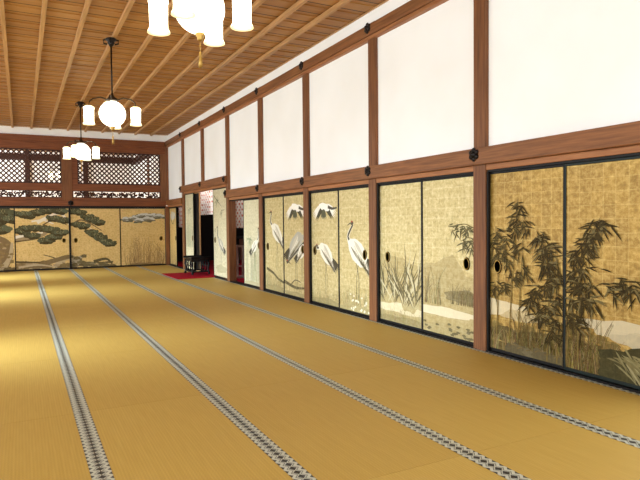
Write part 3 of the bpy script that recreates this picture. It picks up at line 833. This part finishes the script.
# ------------------------------------------------------------------ altar room behind the right wall
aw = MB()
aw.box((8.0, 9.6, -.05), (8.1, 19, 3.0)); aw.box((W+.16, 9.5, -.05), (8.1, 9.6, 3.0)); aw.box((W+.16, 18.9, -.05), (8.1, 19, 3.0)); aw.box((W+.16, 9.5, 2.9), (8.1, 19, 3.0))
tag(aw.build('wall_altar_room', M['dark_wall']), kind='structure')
tag(MB().box((W+.13, 9.7, -.03), (7.9, 18.8, -.012)).build('altar_carpet', M['red']), 'red carpet covering the floor of the dark altar room', 'carpet')
tag(MB().box((3.05, 12.72, .002), (W+.14, 14.29, .014)).build('red_carpet_runner', M['red'], bevel=.004), 'red carpet lying on tatami in front of the altar opening', 'carpet')
def curtain(y0, y1, z0, z1, x, label):
    t = MB(); n = int((y1-y0)/.03); amp = .022
    for k in range(n):
        a, b = y0+(y1-y0)*k/n, y0+(y1-y0)*(k+1)/n
        xa, xb = x+amp*math.sin(a*26), x+amp*math.sin(b*26)
        t.face([(xa,a,z0),(xb,b,z0),(xb,b,z1),(xa,a,z1)], smooth=True)
    root = empty('patterned_curtain', (0,0,0), 0, label, 'curtain', 'curtains of the altar room')
    t.build('curtain_cloth', M['curtain'], root)
    MB().tube([(x,y0-.05,z1),(x,y1+.05,z1)], .014, 8).build('curtain_rod', M['lacquer'], root)
curtain(13.0, 15.7, 1.46, 2.3, W+.42, 'short pink and white patterned curtain hanging in the middle altar opening')
curtain(10.2, 12.9, 1.13, 2.1, W+.42, 'pink and white patterned curtain behind the greenish reed panel')
curtain(15.9, 17.6, 1.12, 2.1, W+.42, 'sliver of patterned curtain in the narrow opening by the corner')

# low black lacquer desk in front of the opening
d = empty('sutra_desk', (3.77, 13.72, .026), 0, 'low black lacquer desk on the red carpet at the altar opening', 'desk')
b = MB().box((-.24,-.37,.36),(.24,.37,.385))
for s in (-1, 1):
    b.bar((-.24, s*.365, .385), (.24, s*.365, .385), .03, .03); b.tube([(-.24, s*.38, .40),(.24, s*.38, .40)], .02, 10)
b.build('desk_top', M['lacquer'], d, .004)
MB().box((-.20,-.30,.30),(.20,.30,.36)).build('apron', M['lacquer'], d)
for sx in (-1, 1):
    for sy in (-1, 1):
        l = MB(); x, y = sx*.19, sy*.29
        l.tube([(x,y,.33),(x+sx*.012,y+sy*.03,.24),(x-sx*.004,y-sy*.01,.13),(x+sx*.012,y+sy*.035,.035),(x+sx*.012,y+sy*.045,0)], [.03,.03,.02,.024,.03], 8)
        l.build('leg', M['lacquer'], d)
for sx in (-1, 1): MB().bar((sx*.195,-.29,.06),(sx*.195,.29,.06),.025,.03).build('stretcher', M['lacquer'], d)
for sy in (-1, 1): MB().bar((-.19,sy*.295,.06),(.19,sy*.295,.06),.025,.03).build('stretcher', M['lacquer'], d)
for sx in (-1, 1):
    MB().bar((sx*.19,-.27,.2),(sx*.19,.27,.2),.02,.02).build('rail', M['lacquer'], d)
    for y in (-.11, .11): MB().tube([(sx*.19,y,.30),(sx*.19,y+.02,.25),(sx*.19,y-.015,.15),(sx*.19,y,.06)], [.014,.02,.014,.02], 8).build('baluster', M['lacquer'], d)

# altar table with two vases deep inside, and a pale stand
al = empty('altar_table', (6.2, 15.6, -.012), 0, 'long black altar table in the dark room behind the curtain', 'altar table')
MB().box((-.35,-1.3,.78),(.35,1.3,.85)).build('table_top', M['lacquer'], al, .006)
MB().box((-.28,-1.15,.12),(.28,1.15,.76)).build('front_panel', M['wood_dark'], al)
for sx in (-1,1):
    for sy in (-1,1): MB().box((sx*.3-.04, sy*1.2-.04, 0), (sx*.3+.04, sy*1.2+.04, .78)).build('leg', M['lacquer'], al)
def vase(y, lb):
    v = empty('bronze_vase', (6.1, y, .84), 0, lb, 'vase', 'bronze vases on the altar table')
    MB().lathe([(.07,0),(.075,.02),(.045,.05),(.1,.16),(.11,.22),(.05,.32),(.085,.4),(.08,.4),(.04,.33)], (0,0,0), 18).build('vase_body', M['brass'], v)
vase(15.0, 'bronze vase standing on the near end of the dark altar table'); vase(16.2, 'bronze vase standing on the far end of the dark altar table')
s = empty('pale_stand', (4.42, 12.45, -.012), .2, 'pale slender wooden stand behind the greenish reed panel', 'stand')
for sy in (-1, 1):
    MB().box((-.02, sy*.12-.02, 0), (.02, sy*.12+.02, .72)).build('upright', M['pale_stand'], s, .004)
    MB().box((-.14, sy*.12-.025, 0), (.14, sy*.12+.025, .045)).build('foot', M['pale_stand'], s, .004)
MB().box((-.025,-.2,.70),(.025,.2,.745)).build('top_rail', M['pale_stand'], s, .004); MB().box((-.015,-.12,.25),(.015,.12,.285)).build('cross_rail', M['pale_stand'], s, .003)

# ------------------------------------------------------------------ light
wd = bpy.data.worlds.new('daylight'); bpy.context.scene.world = wd; wd.use_nodes = True
bg = wd.node_tree.nodes['Background']; bg.inputs[0].default_value = (.88, .955, 1.0, 1); bg.inputs[1].default_value = 3.3
def area(name, loc, target, sx, sy, power, col=(1,1,1), spread=PI):
    l = bpy.data.lights.new(name, 'AREA'); l.shape = 'RECTANGLE'; l.size = sx; l.size_y = sy; l.energy = power; l.color = col; l.spread = spread
    o = bpy.data.objects.new(name, l); C.objects.link(o); o.location = loc
    o.rotation_euler = (Vector(target)-Vector(loc)).to_track_quat('-Z', 'Y').to_euler()
    return o
# daylight pouring in through two gaps on the garden side
area('garden_daylight', (-3.2, 6.6, 1.1), (.35, 6.4, 0), .9, .9, 42, (.72,.87,1), math.radians(50))
area('garden_daylight', (-3.2, 11.9, 1.1), (.35, 11.5, 0), 1.4, .9, 60, (.72,.87,1), math.radians(50))
area('garden_daylight', (-3.2, 15.5, 1.1), (.6, 15.4, 0), 1.2, .9, 50, (.76,.9,1), math.radians(50))
for y, p in ((14.3, 12), (11.4, 8), (16.6, 6)): area('altar_curtain_fill', (W+.2, y, 2.6), (W+.44, y, 1.3), 1.6, .06, p*1.1, (1,.93,.86))  # unseen fill lights added above the openings to brighten the curtains
area('beyond_room_fill', (-3.6, 20.2, 2.2), (1.5, 23, 3.0), 2.5, 2.2, 320, (1,1,1))  # unseen fill light added to whiten the wall behind the lattice

# ------------------------------------------------------------------ camera
cam = bpy.data.cameras.new('camera'); co = bpy.data.objects.new('camera', cam); C.objects.link(co)
cam.sensor_fit = 'HORIZONTAL'; cam.sensor_width = 36; cam.lens = 573.81/640*36; cam.clip_end = 100; cam.clip_start = .05
yaw, pitch, roll = .48, .0319, .0097
fwd = Vector((math.sin(yaw)*math.cos(pitch), math.cos(yaw)*math.cos(pitch), -math.sin(pitch)))
right = Vector((math.cos(yaw), -math.sin(yaw), 0)); up = right.cross(fwd)
# scene turned counter-clockwise in the picture by roll
r2 = right*math.cos(roll) - up*math.sin(roll); u2 = right*math.sin(roll) + up*math.cos(roll)
co.matrix_world = Matrix(((r2.x,u2.x,-fwd.x,0),(r2.y,u2.y,-fwd.y,0),(r2.z,u2.z,-fwd.z,1.25),(0,0,0,1)))
sc = bpy.context.scene; sc.camera = co
sc.view_settings.view_transform = 'Standard'; sc.view_settings.look = 'None'; sc.view_settings.exposure = .2
sc.cycles.max_bounces = 8; sc.cycles.diffuse_bounces = 5; sc.cycles.use_denoising = True
